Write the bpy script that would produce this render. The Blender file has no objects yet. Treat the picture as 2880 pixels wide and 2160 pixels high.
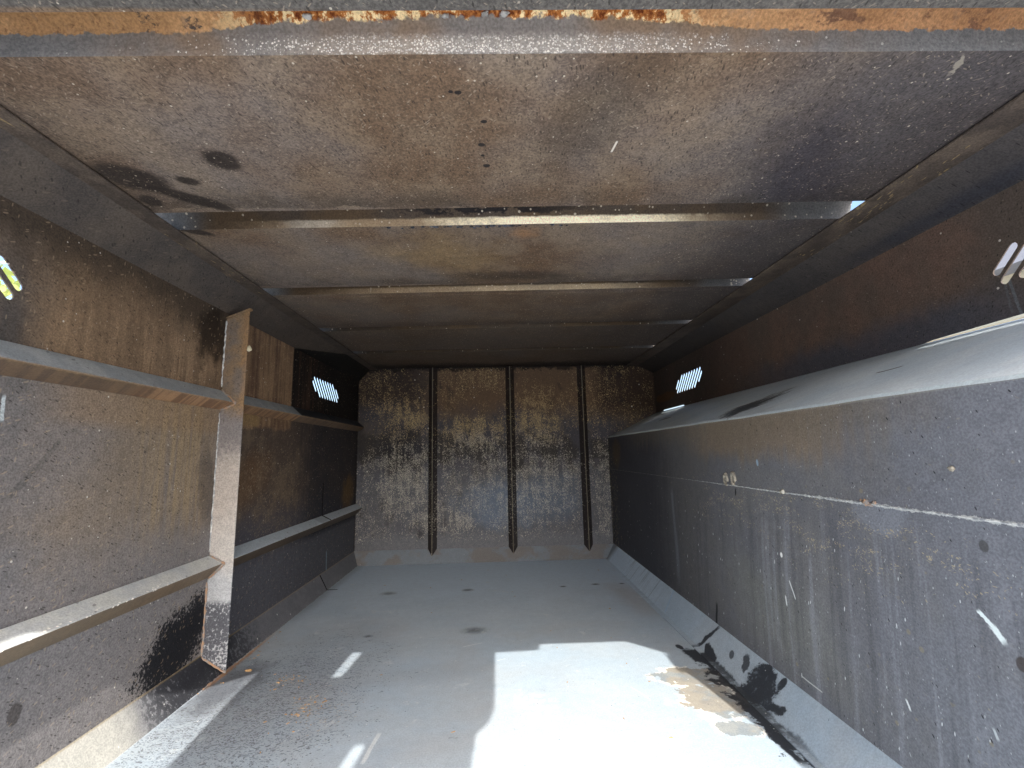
import bpy, bmesh, math, random
from mathutils import Vector, Matrix
from mathutils.geometry import tessellate_polygon
random.seed(7)
C = bpy.context.scene.collection
SC = bpy.context.scene
S = 0.76            # metres per working unit
ZG = 2.3            # the camera's height over the ground, in working units

def W(p):           # working units (camera at the origin) -> metres in the world
    return Vector((p[0]*S, p[1]*S, (p[2]+ZG)*S))

# ------------------------------------------------------------------ camera
cam = bpy.data.cameras.new('camera')
cam.sensor_width = 36.0
cam.lens = 36.0*1289/2880
cam.clip_start = 0.02
cam.clip_end = 2000
co = bpy.data.objects.new('camera', cam)
C.objects.link(co)
R0 = (0.99929672, -0.03066474, -0.021581)
R1 = (-0.0167371, 0.15025723, -0.98850525)
R2 = (0.03355496, 0.98817126, 0.14963832)
mw = Matrix(((R0[0], -R1[0], -R2[0], 0), (R0[1], -R1[1], -R2[1], 0), (R0[2], -R1[2], -R2[2], 0), (0, 0, 0, 1)))
mw.translation = W((0, 0, 0))
co.matrix_world = mw
SC.camera = co

# ------------------------------------------------------------------ light
SUN_T = 0.835       # tangent of the sun's elevation
SUN_X = 0.196       # sideways drift of the sunlight per unit travelled forward
world = bpy.data.worlds.new('World')
SC.world = world
world.use_nodes = True
wn = world.node_tree
bg = wn.nodes['Background']
sky = wn.nodes.new('ShaderNodeTexSky')
sky.sky_type = 'NISHITA'
sky.sun_disc = False
sky.sun_elevation = math.atan(SUN_T)
sky.sun_rotation = math.pi - SUN_X
sky.air_density = 1.0
sky.dust_density = 5.0
sky.ozone_density = 3.5
wn.links.new(sky.outputs[0], bg.inputs[0])
bg.inputs[1].default_value = 0.15
sl = bpy.data.lights.new('sun', 'SUN')
sl.energy = 2.0
sl.angle = math.radians(0.45)
sl.color = (1.0, 0.965, 0.91)
so = bpy.data.objects.new('sun', sl)
C.objects.link(so)
sd = Vector((-SUN_X, 1.0, -SUN_T)).normalized()
so.rotation_euler = sd.to_track_quat('-Z', 'Y').to_euler()
so.location = (0, -6, 12)
SC.view_settings.view_transform = 'Standard'
SC.view_settings.look = 'None'
SC.view_settings.exposure = 1.80
SC.view_settings.gamma = 1.0
SC.cycles.max_bounces = 9
SC.cycles.diffuse_bounces = 7
SC.cycles.glossy_bounces = 2
SC.cycles.sample_clamp_indirect = 6.0

# ------------------------------------------------------------------ node shorthand
def hexc(h):
    h = h.lstrip('#')
    o = []
    for i in (0, 2, 4):
        c = int(h[i:i+2], 16)/255
        o.append(c/12.92 if c <= .04045 else ((c+.055)/1.055)**2.4)
    return tuple(o)+(1.0,)

class E:
    def __init__(s, g, k): s.g = g; s.k = k
    def _b(s, o, op): return s.g.math(op, s, o)
    def __add__(s, o): return s._b(o, 'ADD')
    __radd__ = __add__
    def __sub__(s, o): return s._b(o, 'SUBTRACT')
    def __rsub__(s, o): return s.g.math('SUBTRACT', o, s)
    def __mul__(s, o): return s._b(o, 'MULTIPLY')
    __rmul__ = __mul__
    def mx(s, o): return s._b(o, 'MAXIMUM')
    def mn(s, o): return s._b(o, 'MINIMUM')

class G:
    """a material's node tree, written as expressions"""
    def __init__(g, name):
        g.m = bpy.data.materials.new(name)
        g.m.use_nodes = True
        g.t = g.m.node_tree
        g.bs = g.t.nodes['Principled BSDF']
        geo = g.t.nodes.new('ShaderNodeNewGeometry')
        vm = g.t.nodes.new('ShaderNodeVectorMath'); vm.operation = 'SCALE'
        vm.inputs['Scale'].default_value = 1/S
        g.t.links.new(geo.outputs['Position'], vm.inputs[0])
        va = g.t.nodes.new('ShaderNodeVectorMath'); va.operation = 'SUBTRACT'
        va.inputs[1].default_value = (0, 0, ZG)
        g.t.links.new(vm.outputs[0], va.inputs[0])
        g.p = E(g, va.outputs[0])
        sp = g.t.nodes.new('ShaderNodeSeparateXYZ')
        g.t.links.new(va.outputs[0], sp.inputs[0])
        g.x, g.y, g.z = (E(g, sp.outputs[i]) for i in range(3))
    def put(g, sock, v):
        if isinstance(v, E): g.t.links.new(v.k, sock)
        elif isinstance(v, str): sock.default_value = hexc(v)
        else: sock.default_value = v
    def math(g, op, a, b=0.0):
        n = g.t.nodes.new('ShaderNodeMath'); n.operation = op
        g.put(n.inputs[0], a); g.put(n.inputs[1], b)
        return E(g, n.outputs[0])
    def vec(g, x, y, z=0.0):
        n = g.t.nodes.new('ShaderNodeCombineXYZ')
        for i, v in enumerate((x, y, z)): g.put(n.inputs[i], v)
        return E(g, n.outputs[0])
    def vscale(g, v, s):
        n = g.t.nodes.new('ShaderNodeVectorMath'); n.operation = 'MULTIPLY'
        g.put(n.inputs[0], v); n.inputs[1].default_value = s
        return E(g, n.outputs[0])
    def vadd(g, a, b):
        n = g.t.nodes.new('ShaderNodeVectorMath'); n.operation = 'ADD'
        g.put(n.inputs[0], a); g.put(n.inputs[1], b)
        return E(g, n.outputs[0])
    def noise(g, sc, v=None, k=(1, 1, 1), det=4.0, ro=0.55, dist=0.0, off=0.0, col=False):
        n = g.t.nodes.new('ShaderNodeTexNoise')
        n.inputs['Scale'].default_value = sc
        n.inputs['Detail'].default_value = det
        n.inputs['Roughness'].default_value = ro
        n.inputs['Distortion'].default_value = dist
        v = v or g.p
        if k != (1, 1, 1): v = g.vscale(v, k)
        if off: v = g.vadd(v, (off, off*.7, -off*.4))
        g.put(n.inputs['Vector'], v)
        return E(g, n.outputs['Color' if col else 'Fac'])
    def ss(g, v, a, b):                     # smooth step; a > b falls instead of rising
        n = g.t.nodes.new('ShaderNodeMapRange'); n.interpolation_type = 'SMOOTHSTEP'
        g.put(n.inputs['Value'], v)
        n.inputs['From Min'].default_value = a; n.inputs['From Max'].default_value = b
        return E(g, n.outputs[0])
    def band(g, v, a, b, c, d): return g.ss(v, a, b)*g.ss(v, d, c)
    def mix(g, f, a, b):
        n = g.t.nodes.new('ShaderNodeMix'); n.data_type = 'RGBA'
        g.put(n.inputs[0], f); g.put(n.inputs[6], a); g.put(n.inputs[7], b)
        return E(g, n.outputs[2])
    def mul(g, f, a, b):
        n = g.t.nodes.new('ShaderNodeMix'); n.data_type = 'RGBA'; n.blend_type = 'MULTIPLY'
        g.put(n.inputs[0], f); g.put(n.inputs[6], a); g.put(n.inputs[7], b)
        return E(g, n.outputs[2])
    def rot2(g, u, v, ang):
        c, s_ = math.cos(ang), math.sin(ang)
        return (u*c+v*s_, v*c-u*s_)
    def warp(g, v, sc, amt):                # push a coordinate vector about with noise
        n = g.noise(sc, v=v, det=2, col=True)
        n2 = g.vadd(n, (-.5, -.5, -.5))
        return g.vadd(v, g.vscale(n2, (amt, amt, amt)))
    def specks(g, v, sc, r=.35, dens=.3, soft=.5, seed=0.0, feat='F1'):
        n = g.t.nodes.new('ShaderNodeTexVoronoi'); n.feature = feat
        n.inputs['Scale'].default_value = sc
        if seed: v = g.vadd(v, (seed, seed*1.7, seed*.3))
        g.put(n.inputs['Vector'], v)
        sp = g.t.nodes.new('ShaderNodeSeparateColor')
        g.t.links.new(n.outputs['Color'], sp.inputs[0])
        rnd = E(g, sp.outputs[0]); rnd2 = E(g, sp.outputs[1])
        d = E(g, n.outputs['Distance'])
        m = g.ss(d-r*(rnd2-.5)*.9, r, r*soft)
        if isinstance(dens, E): k = g.ss(rnd-(1.0-dens), -.02, .02)
        else: k = g.ss(rnd, 1-dens-.01, 1-dens+.01)
        return m*k
    def streakspecks(g, u, v, ang, long, sc, r=.35, dens=.2, seed=0.0, wob=.0):   # little splinters lying along one direction
        a, b = g.rot2(u, v, ang)
        sc = sc*2.1
        w = g.vec(a*(1.0/long), b, 0.0)
        if wob: w = g.warp(w, 24.0, wob*.5)
        return g.specks(w, sc, r, dens, .6, seed)
    def blob(g, u, v, cu, cv, ru, rv, ang=0.0, wob=.6, sc=9.0, edge=(1.15, .85), det=3.0):
        a, b = g.rot2(u-cu, v-cv, ang)
        a = a*(1/ru); b = b*(1/rv)
        d = g.math('SQRT', a*a+b*b)
        if wob: d = d+(g.noise(sc, det=det, ro=.65)-.5)*(2*wob)
        return g.ss(d, edge[0], edge[1])
    def line(g, u, v, p, q, w, wob=.0, sc=8.0):     # a scratch or drip between two points
        du, dv = q[0]-p[0], q[1]-p[1]; L = math.hypot(du, dv)
        a = (u-p[0])*(du/L)+(v-p[1])*(dv/L)
        b = g.math('ABSOLUTE', (v-p[1])*(du/L)-(u-p[0])*(dv/L) + ((g.noise(sc)-.5)*wob if wob else 0.0))
        return g.ss(b, w, w*.5)*g.ss(a, -w, w)*g.ss(a, L+w, L-w)
    def done(g, col, rough=.7, bump=None, bs=.4, bd=.004, spec=.3, metal=0.0, lift=1.25, dent=2.2):
        if isinstance(col, E): col = g.vscale(col, (lift,)*3)
        g.put(g.bs.inputs['Base Color'], col)
        g.put(g.bs.inputs['Roughness'], rough)
        g.bs.inputs['Specular IOR Level'].default_value = spec
        g.bs.inputs['Metallic'].default_value = metal
        if bump is not None:
            n = g.t.nodes.new('ShaderNodeBump')
            n.inputs['Strength'].default_value = bs
            n.inputs['Distance'].default_value = bd
            if dent: bump = bump+g.noise(3.1, det=1, off=11)*dent     # thin sheet, gently dented
            g.put(n.inputs['Height'], bump)
            g.t.links.new(n.outputs[0], g.bs.inputs['Normal'])
        return g.m

def flat(name, col, rough=.7):
    g = G(name)
    n = g.noise(18, det=5)
    return g.done(g.mul(1.0, col, g.mix(n, (.8, .8, .8, 1), (1.15, 1.15, 1.15, 1))), rough, n, .2, lift=1.0)

M = {}
#@@MATERIALS
def grainy(g, col, amt=.35, sc=170, sc2=26):
    """fine pitting and blotches every surface of the box shares"""
    n = g.noise(sc, det=2, ro=.6); n2 = g.noise(sc2, det=4, ro=.65)
    k = g.ss(n*.7+n2*.3, .34, .66)
    lo = 1-amt; hi = 1+amt
    return g.mul(1.0, col, g.mix(k, (lo, lo, lo, 1), (hi, hi, hi*.98, 1))), n, n2

def m_roof():
    g = G('sooty_roof'); x, y = g.x, g.y
    big = g.noise(1.5, det=3); mid = g.noise(5, det=5, ro=.6, off=3)
    c = g.mix(g.ss(big, .38, .62), '#736860', '#6a5644')
    c = g.mix(g.ss(mid, .42, .68)*.5, c, '#857461')
    # right flank: cold grey smoke marks; the far sheets: soot
    wisp = g.noise(2.2, k=(1, .5, 1), det=5, dist=1.2, off=9)
    c = g.mix(g.ss(x+wisp*.9, .95, 1.65)*.75, c, '#3a3a3f')
    c = g.mix(g.blob(x, y, .98, 1.3, .16, .34, -.5, .55, 4, (1.4, .3))*.75, c, '#38343a')
    c = g.mix(g.blob(x, y, .27, 1.10, .12, .26, .4, .5, 5, (1.4, .3))*.45, c, '#40382f')
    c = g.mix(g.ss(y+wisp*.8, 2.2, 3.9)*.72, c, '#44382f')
    c = g.mix(g.blob(x, y, .1, 2.16, .35, .06, .0, .8, 8, (1.3, .4))*.6, c, '#282320')
    c = g.mix(g.blob(x, y, -.19, 1.93, .3, .22, .2, 1.0, 7, (1.4, .0))*.6, c, '#8a7250')
    c = g.mix(g.blob(x, y, .25, 1.95, .35, .16, .2, 1.0, 7, (1.4, .0))*.35, c, '#5a4334')
    c = g.mix(g.blob(x, y, .115, 1.73, .06, .06, .0, 1.0, 14, (1.4, .0))*.5, c, '#9c7048')
    c = g.mix(g.blob(x, y, .07, 1.88, .07, .07, .0, .6, 9, (1.3, .4))*.4, c, '#8a7a68')
    # the four sooty thumb-marks over the left edge
    for (a, b, r, s, an) in ((-1.125, 1.35, .085, .06, .5), (-.80, 1.265, .042, .042, .5), (-.963, 1.366, .030, .02, .4), (-1.01, 1.475, .11, .03, .62), (-1.15, 1.70, .05, .022, .5), (-1.16, 1.48, .03, .03, .2)):
        c = g.mix(g.blob(x, y, a, b, r*1.15, s*1.15, an, .3, 14, (1.3, .7))*.9, c, '#28221f')
    # first, near sheet: plain dull grey
    c = g.mix(g.ss(y, .80, .79), c, '#5d5954')
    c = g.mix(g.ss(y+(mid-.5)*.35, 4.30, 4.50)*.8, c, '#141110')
    c = g.mix(g.ss(x+wisp*.3, -.85, -1.2)*.6, c, '#453d36')
    for yy in (1.528, 2.273, 3.035):
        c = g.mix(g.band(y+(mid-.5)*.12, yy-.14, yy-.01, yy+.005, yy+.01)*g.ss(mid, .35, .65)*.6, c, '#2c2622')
    c, n, n2 = grainy(g, c, .34)
    uv = g.vec(x, y, 0)
    pits = g.streakspecks(x, y, 1.35, 3.2, 85, .36, .26, 1.3)
    pits = pits*g.ss(y, 2.5, 1.2)
    c = g.mix(pits*.6, c, '#241f1c')
    fib = g.streakspecks(x, y, .6, 3.0, 95, .28, .22, 5.1, .06).mx(g.streakspecks(x, y, 2.3, 3.0, 90, .28, .2, 8.3, .06))
    c = g.mix(fib*.38, c, '#b3a28d')
    flecks = g.specks(uv, 62, .16, .12, .5, 2.2)
    c = g.mix(flecks*.8, c, '#c9bda9')
    c = g.mix(g.line(x, y, (.355, 1.178), (.35, 1.225), .004), c, '#d8cfbf')
    c = g.mix(g.line(x, y, (1.072, .887), (1.098, .94), .006, .05, 30), c, '#8d8578')
    for (a, b, r) in ((-.032, 1.193, .009), (-.021, 1.289, .011), (-.022, 1.101, .008), (-.082, 1.002, .008), (-.1, 1.0, .006), (-.03, 1.24, .006)):
        c = g.mix(g.blob(x, y, a, b, r, r*.8, 0, .5, 60)*.9, c, '#17181b')
    return g.done(c, g.mix(n2, (.62,)*3+(1,), (.9,)*3+(1,)), n*.6+n2*.4, .55, .004, .25, lift=1.06)

def m_channel(first):
    g = G('rusted_channel' if first else 'dusty_channel'); x, y = g.x, g.y
    h = g.z-0.873
    big = g.noise(3, det=4); hf = g.noise(26, det=5, ro=.65)
    ax = g.math('ABSOLUTE', x+.02)
    uv = g.vec(x, y, g.z)
    if first:
        c = g.mix(g.ss(big, .4, .62), '#75706b', '#7c6a58')
        c = g.mix(g.ss(ax, .6, 1.0), c, '#70706f')
        white = g.specks(uv, 230, .5, g.ss(ax+hf*.55, 1.05, .35)*.75, .5, .4).mx(g.specks(uv, 140, .36, g.ss(ax+hf*.5, .85, .3)*.3, .6, 1.4))
        c = g.mix(g.ss(ax+hf*.5, .95, .4)*g.band(h+(hf-.5)*.02, -.004, .008, .024, .055)*.45, c, '#bdb6ab')
        c = g.mix(white*g.band(h+(hf-.5)*.02, -.004, .008, .028, .05)*.8, c, '#e2ded4')
        # rust, deep brown with pale paint flakes in the middle, ochre towards both ends
        edge = h+(hf-.5)*.022+(g.noise(75, det=3, off=9)-.5)*.014+(big-.5)*.010+g.ss(ax, .28, .75)*.020
        rust = g.ss(edge, .066, .070)
        fl = g.noise(62, k=(1.0, .8, .8), det=5, ro=.72, off=4)*.65+g.noise(17, det=2, off=8)*.35
        mid = g.mix(g.ss(fl, .40, .52), '#5a2c17', '#a06636')
        mid = g.mix(g.ss(fl+g.ss(h, .09, .06)*.06, .55, .60), mid, '#d8c193')
        out = g.mix(g.ss(g.noise(9, k=(.6, 1, 1), det=5, off=2), .40, .6), '#a47f58', '#c39b70')
        out = g.mix(g.ss(g.noise(15, k=(.6, 1, 1), det=6, ro=.7, off=7)+g.ss(y, .86, .80)*.12, .58, .64), out, '#47403c')
        out = g.mix(g.ss(g.noise(60, det=4, ro=.7, off=3), .58, .66)*.6, out, '#6b4c36')
        out = g.mix(g.ss(x+big*.4, .5, 1.2)*.5, out, '#a37452')
        out = g.mix(g.ss(hf, .55, .68)*.45, out, '#6f6156')
        rc = g.mix(g.ss(ax+(big-.5)*.4, .40, .62), mid, out)
        c = g.mix(rust, c, rc)
        c = g.mix(g.ss(y+x*.016, .825, .812)*.8, c, '#6b5440')
    else:
        c = g.mix(g.ss(big, .4, .62), '#4d443c', '#574838')
        e = g.ss(h+(hf-.5)*.014, .034, .024)*g.ss(h, -.004, .002)
        rng = g.ss(ax+(big-.5)*.5, 1.15, .55)
        c = g.mix(e*rng*g.ss(y, 3.3, 2.2)*(.45+big*.8), c, '#9a856a')
        hot = g.band(x+(hf-.5)*.3+(big-.5)*.4, -.35, .05, .55, .9)*g.ss(big, .22, .45)*g.ss(y, 2.6, 1.6)
        c = g.mix(e*hot, c, '#ecdfbe')
        hot2 = g.blob(x, y, -.70, 1.65, .12, .05, 0, .6, 12, (1.4, .2))
        c = g.mix(e*hot2*.5, c, '#d2cdc0')
        c = g.mix(g.ss(ax, 1.05, 1.2)*.6, c, '#666a6d')  # skylight from the open ends painted as blue-grey
        c = g.mix(g.ss(y, 2.7, 3.6)*.6, c, '#3a322b')
        soot = g.ss(g.noise(26, k=(.6, 1, 1), det=5, ro=.7, off=6)+g.ss(h, .03, .06)*.12, .55, .62)*g.band(x, -.5, -.2, .15, .45)*g.ss(y, 2.6, 1.7)
        c = g.mix(soot*g.ss(h, .032, .045)*.85, c, '#1b1c20')
        c = g.mix(g.specks(uv, 70, .3, .2, .5, 3)*.5, c, '#d8ccb6')
    c, n, n2 = grainy(g, c, .22)
    return g.done(c, .9, n*.6+n2*.5, .45, .004, .1)

def m_wall():
    g = G('stained_shaded_left_wall'); y, z = g.y, g.z
    big = g.noise(1.7, det=4, off=5); mid = g.noise(7, det=5, ro=.6)
    st = g.noise(1.0, v=g.vec(y*26, z*1.1, 2.0), det=4, ro=.6)           # runs straight down
    st2 = g.noise(1.0, v=g.vec(y*60, z*2.0, 5.0), det=3, ro=.6)
    # lower field
    c = g.mix(g.ss(big, .38, .64), '#7f7670', '#827466')
    c = g.mix(g.ss(z+(mid-.5)*.3, -.1, -.5)*.7, c, '#7a7778')
    c = g.mix(g.ss(y+(mid-.5)*.4, 1.55, 1.25)*.6, c, '#666668')
    tan = g.band(y+(st-.5)*.3, 1.75, 2.0, 2.2, 2.36)*g.band(z+(mid-.5)*.25, -.40, -.15, .3, .5)
    c = g.mix(tan*g.ss(st, .36, .60)*.85, c, '#998468')
    c = g.mix(tan*g.ss(st2, .56, .66)*.4, c, '#54463c')
    c = g.mix(g.band(z, .10, .16, .25, .3)*g.band(y, 1.35, 1.6, 2.3, 2.4)*.5, c, '#93795c')
    c = g.mix(g.blob(y, z, 2.26, -.12, .07, .2, .15, .5, 8, (1.2, .6))*.6*g.ss(y, 2.4, 2.3), c, '#4e4744')
    # upper field, rust brown in runs
    up = g.mix(g.ss(st*.6+mid*.4, .40, .60), '#78634f', '#947b62')
    up = g.mix(g.ss(st2, .56, .68)*g.ss(y, 1.6, 2.0)*.7, up, '#3a281b')
    up = g.mix(g.ss(y+(mid-.5)*.25, 1.48, 1.28)*.85, up, '#5a5654')
    up = g.mix(g.ss(y+(mid-.5)*.5, 1.9, 1.4)*.35, up, '#7d6750')
    top = z+(mid-.5)*.32+(st-.5)*.22
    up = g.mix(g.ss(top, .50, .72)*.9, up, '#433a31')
    up = g.mix(g.blob(y, z, 2.22, .6, .13, .16, 0, 1.0, 11, (1.2, .5))*.85, up, '#231b14')
    c = g.mix(g.ss(z, .25, .30), c, up)
    # past the post: soot, plus a patch of light and its shadow edge painted in
    far = g.ss(y, 2.34, 2.38)
    f = g.mix(g.ss(mid, .4, .65), '#52463e', '#6a5a4b')
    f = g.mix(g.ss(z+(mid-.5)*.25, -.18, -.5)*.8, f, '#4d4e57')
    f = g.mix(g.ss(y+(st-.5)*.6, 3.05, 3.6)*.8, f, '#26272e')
    f = g.mix(g.blob(y, z, 2.6, -.12, .3, .14, .35, .7, 7, (1.3, .4))*.55, f, '#6b4f35')
    f = g.mix(g.blob(y, z, 4.35, -.32, .18, .16, .4, .8, 8, (1.3, .4))*.7, f, '#6b5230')
    f = g.mix(g.ss(z, -.56, -.6)*.75, f, '#55555b')
    f = g.mix(g.ss(z+(mid-.5)*.1, .16, .19)*g.ss(y, 3.13, 3.09), f, g.mix(g.ss(st*.7+mid*.3, .40, .60), '#664f3f', '#8f745a'))  # patch of light put into the colour as tan
    f = g.mix(g.band(z, .175, .19, .26, .28)*g.blob(y, z, 2.55, .21, .16, .05, 0, .4, 14)*.8, f, '#8d7450')
    f = g.mix(g.ss(y, 3.095, 3.11)*g.ss(z, .25, .30), f, g.mix(g.ss(st, .4, .65)*g.ss(y, 3.75, 3.3), '#1a1614', '#453228'))  # shade beyond the light patch, painted near black
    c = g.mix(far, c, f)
    # oily black splash at the foot of the post
    sp = g.noise(80, v=g.vec(y, z*.8, 1.0), det=4, ro=.75)
    d = g.blob(y, z, 2.14, -.78, .27, .15, .3, .55, 9, (1.45, .25), 4)
    d = d.mx(g.blob(y, z, 2.27, -.70, .13, .13, 0, .5, 10, (1.3, .3)))*g.ss(y, 2.36, 2.33)
    c = g.mix(g.ss(d+(sp-.5)*2.6, .45, .6), c, '#1c1c20')
    c = g.mix(g.blob(y, z, 1.463, -.70, .02, .028, 0, .35, 25)*.7, c, '#3e3835')
    c = g.mix(g.line(y, z, (1.318, .19), (1.322, .12), .007, .02), c, '#b9c0c2')
    c = g.mix(g.line(y, z, (3.858, -.74), (3.87, -.915), .014, .02)*.7, c, '#7f97a0')
    c = g.mix(g.line(y, z, (1.36, -.10), (1.50, .07), .012, .04)*.35, c, '#4a4845')
    c = g.mix(g.ss(st, .45, .6)*g.band(z, .26, .32, .42, .47)*g.ss(y, 1.42, 1.28)*.6, c, '#3a3836')
    c = g.mix(g.ss(y, 1.36, 1.31)*g.ss(z, .66, .5)*g.ss(z, .26, .34)*.5, c, '#4b4a4b')
    c, n, n2 = grainy(g, c, .26)
    v = g.vec(y, z, 0)
    c = g.mix(g.streakspecks(y, z, 2.6, 3, 80, .34, .20, 1.1)*.6*g.ss(y, 2.4, 2.2), c, '#26211e')
    fib = g.streakspecks(y, z, .4, 3.2, 62, .32, .16, 4.4).mx(g.streakspecks(y, z, 1.5, 3.2, 66, .3, .14, 7.7))
    c = g.mix(fib*.35, c, '#b59f84')
    c = g.mix(g.specks(v, 50, .15, .14, .5, 3.1)*.85, c, '#d6d0c4')
    worm = g.streakspecks(y, z, .5, 2.2, 58, .42, .5, 9.9, .06)*g.blob(y, z, 2.95, -.2, .6, .4, -.3, .7, 5, (1.2, .3))*far
    c = g.mix(worm*.5, c, '#94836c')
    return g.done(c, .74, n*.6+n2*.4, .55, .004, .25, lift=1.12)

def m_chamf():
    g = G('sooty_shaded_left_chamfer'); y, z = g.y, g.z
    mid = g.noise(6, det=5, ro=.6); big = g.noise(1.6, det=3)
    c = g.mix(g.ss(mid*.6+big*.4, .4, .6), '#59524d', '#685e55')
    c = g.mix(g.ss(y+(mid-.5)*.8, 2.0, 3.0)*.6, c, '#54483e')
    c = g.mix(g.ss(z-(y-3.1)*.155+(g.noise(20)-.5)*.01, .748, .740), c, '#12100e')  # shade edge of the wall's light patch, painted on along a slant
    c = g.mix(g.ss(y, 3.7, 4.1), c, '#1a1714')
    c, n, n2 = grainy(g, c, .24)
    fib = g.streakspecks(y, z, .4, 3.2, 60, .32, .15, 4.4)
    c = g.mix(fib*.3, c, '#94836f')
    c = g.mix(g.streakspecks(y, z, 2.6, 3, 80, .34, .18, 1.1)*.55, c, '#1e1a18')
    return g.done(c, .72, n*.6+n2*.4, .45, .004, .25, lift=.74)

def m_rail():
    g = G('worn_rail_paint'); y, z = g.y, g.z
    geo = g.t.nodes.new('ShaderNodeNewGeometry'); sp = g.t.nodes.new('ShaderNodeSeparateXYZ')
    g.t.links.new(geo.outputs['True Normal'], sp.inputs[0]); nz = E(g, sp.outputs[2])
    mid = g.noise(9, det=5, ro=.6); st = g.noise(1.0, v=g.vec(y*34+z*30, z*2, 2), det=4)
    low = g.ss(z, 0, -.1)
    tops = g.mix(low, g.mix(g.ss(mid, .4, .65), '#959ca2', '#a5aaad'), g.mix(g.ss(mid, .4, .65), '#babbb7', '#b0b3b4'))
    tops = g.mix(g.ss(y, 2.38, 2.42)*low*.85, tops, '#b4bfc7')
    tops = g.mix(g.ss(y, 3.10, 3.12)*(1-low), tops, '#2b2f35')  # light patch ends here: shade painted on the upper rail
    tops = g.mix(g.band(y, 3.55, 3.56, 3.72, 3.73)*low*.4, tops, '#7d858b')
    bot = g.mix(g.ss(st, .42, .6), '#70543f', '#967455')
    bot = g.mix(g.ss(y+(mid-.5)*.5, 2.0, 1.6)*.75, bot, '#4c4238')
    bot = g.mix(low*.85, bot, g.mix(mid, '#544a40', '#75644e'))
    bot = g.mix(g.ss(y, 3.10, 3.12)*.75, bot, '#55483c')  # the same painted shade on the undersides
    bot = g.mix(g.ss(y, 2.4, 2.5)*low*.6, bot, '#3a3128')
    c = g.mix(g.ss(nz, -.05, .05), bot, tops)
    rz = g.math('ABSOLUTE', z+.481)
    ch = g.specks(g.vec(y, z*1.4, g.x), 80, .45, .45, .6, 2)*g.ss(rz+(mid-.5)*.008, .008, .003)*g.ss(y, 2.1, 1.8)
    c = g.mix(ch, c, '#eae7df')
    wear = g.ss(g.math('ABSOLUTE', z-.28)+(g.noise(40)-.5)*.012, .006, .001)
    c = g.mix(wear*.6, c, '#8a7256')
    c, n, n2 = grainy(g, c, .16)
    c = g.mix(g.streakspecks(y, z, .2, 3, 60, .3, .12, 3)*.5*g.ss(nz, -.05, .05), c, '#2c2b2b')
    return g.done(c, .55, n*.5+n2*.4, .35, .003, .35)

def m_post():
    g = G('mottled_post'); y, z = g.y, g.z
    mid = g.noise(8, det=5, ro=.6); hf = g.noise(70, det=3, ro=.7)
    c = g.mix(g.ss(mid, .4, .62), '#6d6259', '#7d6850')
    c = g.mix(g.ss(g.x+(mid-.5)*.06, -1.30, -1.27)*.5, c, '#8b6a47')
    zz = z+(mid-.5)*.22
    c = g.mix(g.ss(zz, .30, .16), c, '#77716f')
    c = g.mix(g.ss(zz+(hf-.5)*.2, .10, -.06), c, '#a59b92')
    c = g.mix(g.ss(zz, -.2, -.42), c, '#aaa49e')
    c = g.mix(g.ss(zz, -.45, -.56), c, '#a3a4a6')
    sp = g.ss(z+(mid-.5)*.06, -.64, -.68)*g.ss(hf+(mid-.5)*.4, .36, .50)
    c = g.mix(sp*.9, c, '#3f4047')
    c = g.mix(g.ss(hf, .55, .66)*g.ss(z, -.1, .3)*.6, c, '#3b342f')
    c = g.mix(g.ss(y, 2.325, 2.34)*g.ss(z, .7, .69), c, '#27211d')
    c, n, n2 = grainy(g, c, .2)
    return g.done(c, .66, n*.6+n2*.5, .5, .004, .3)

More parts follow.
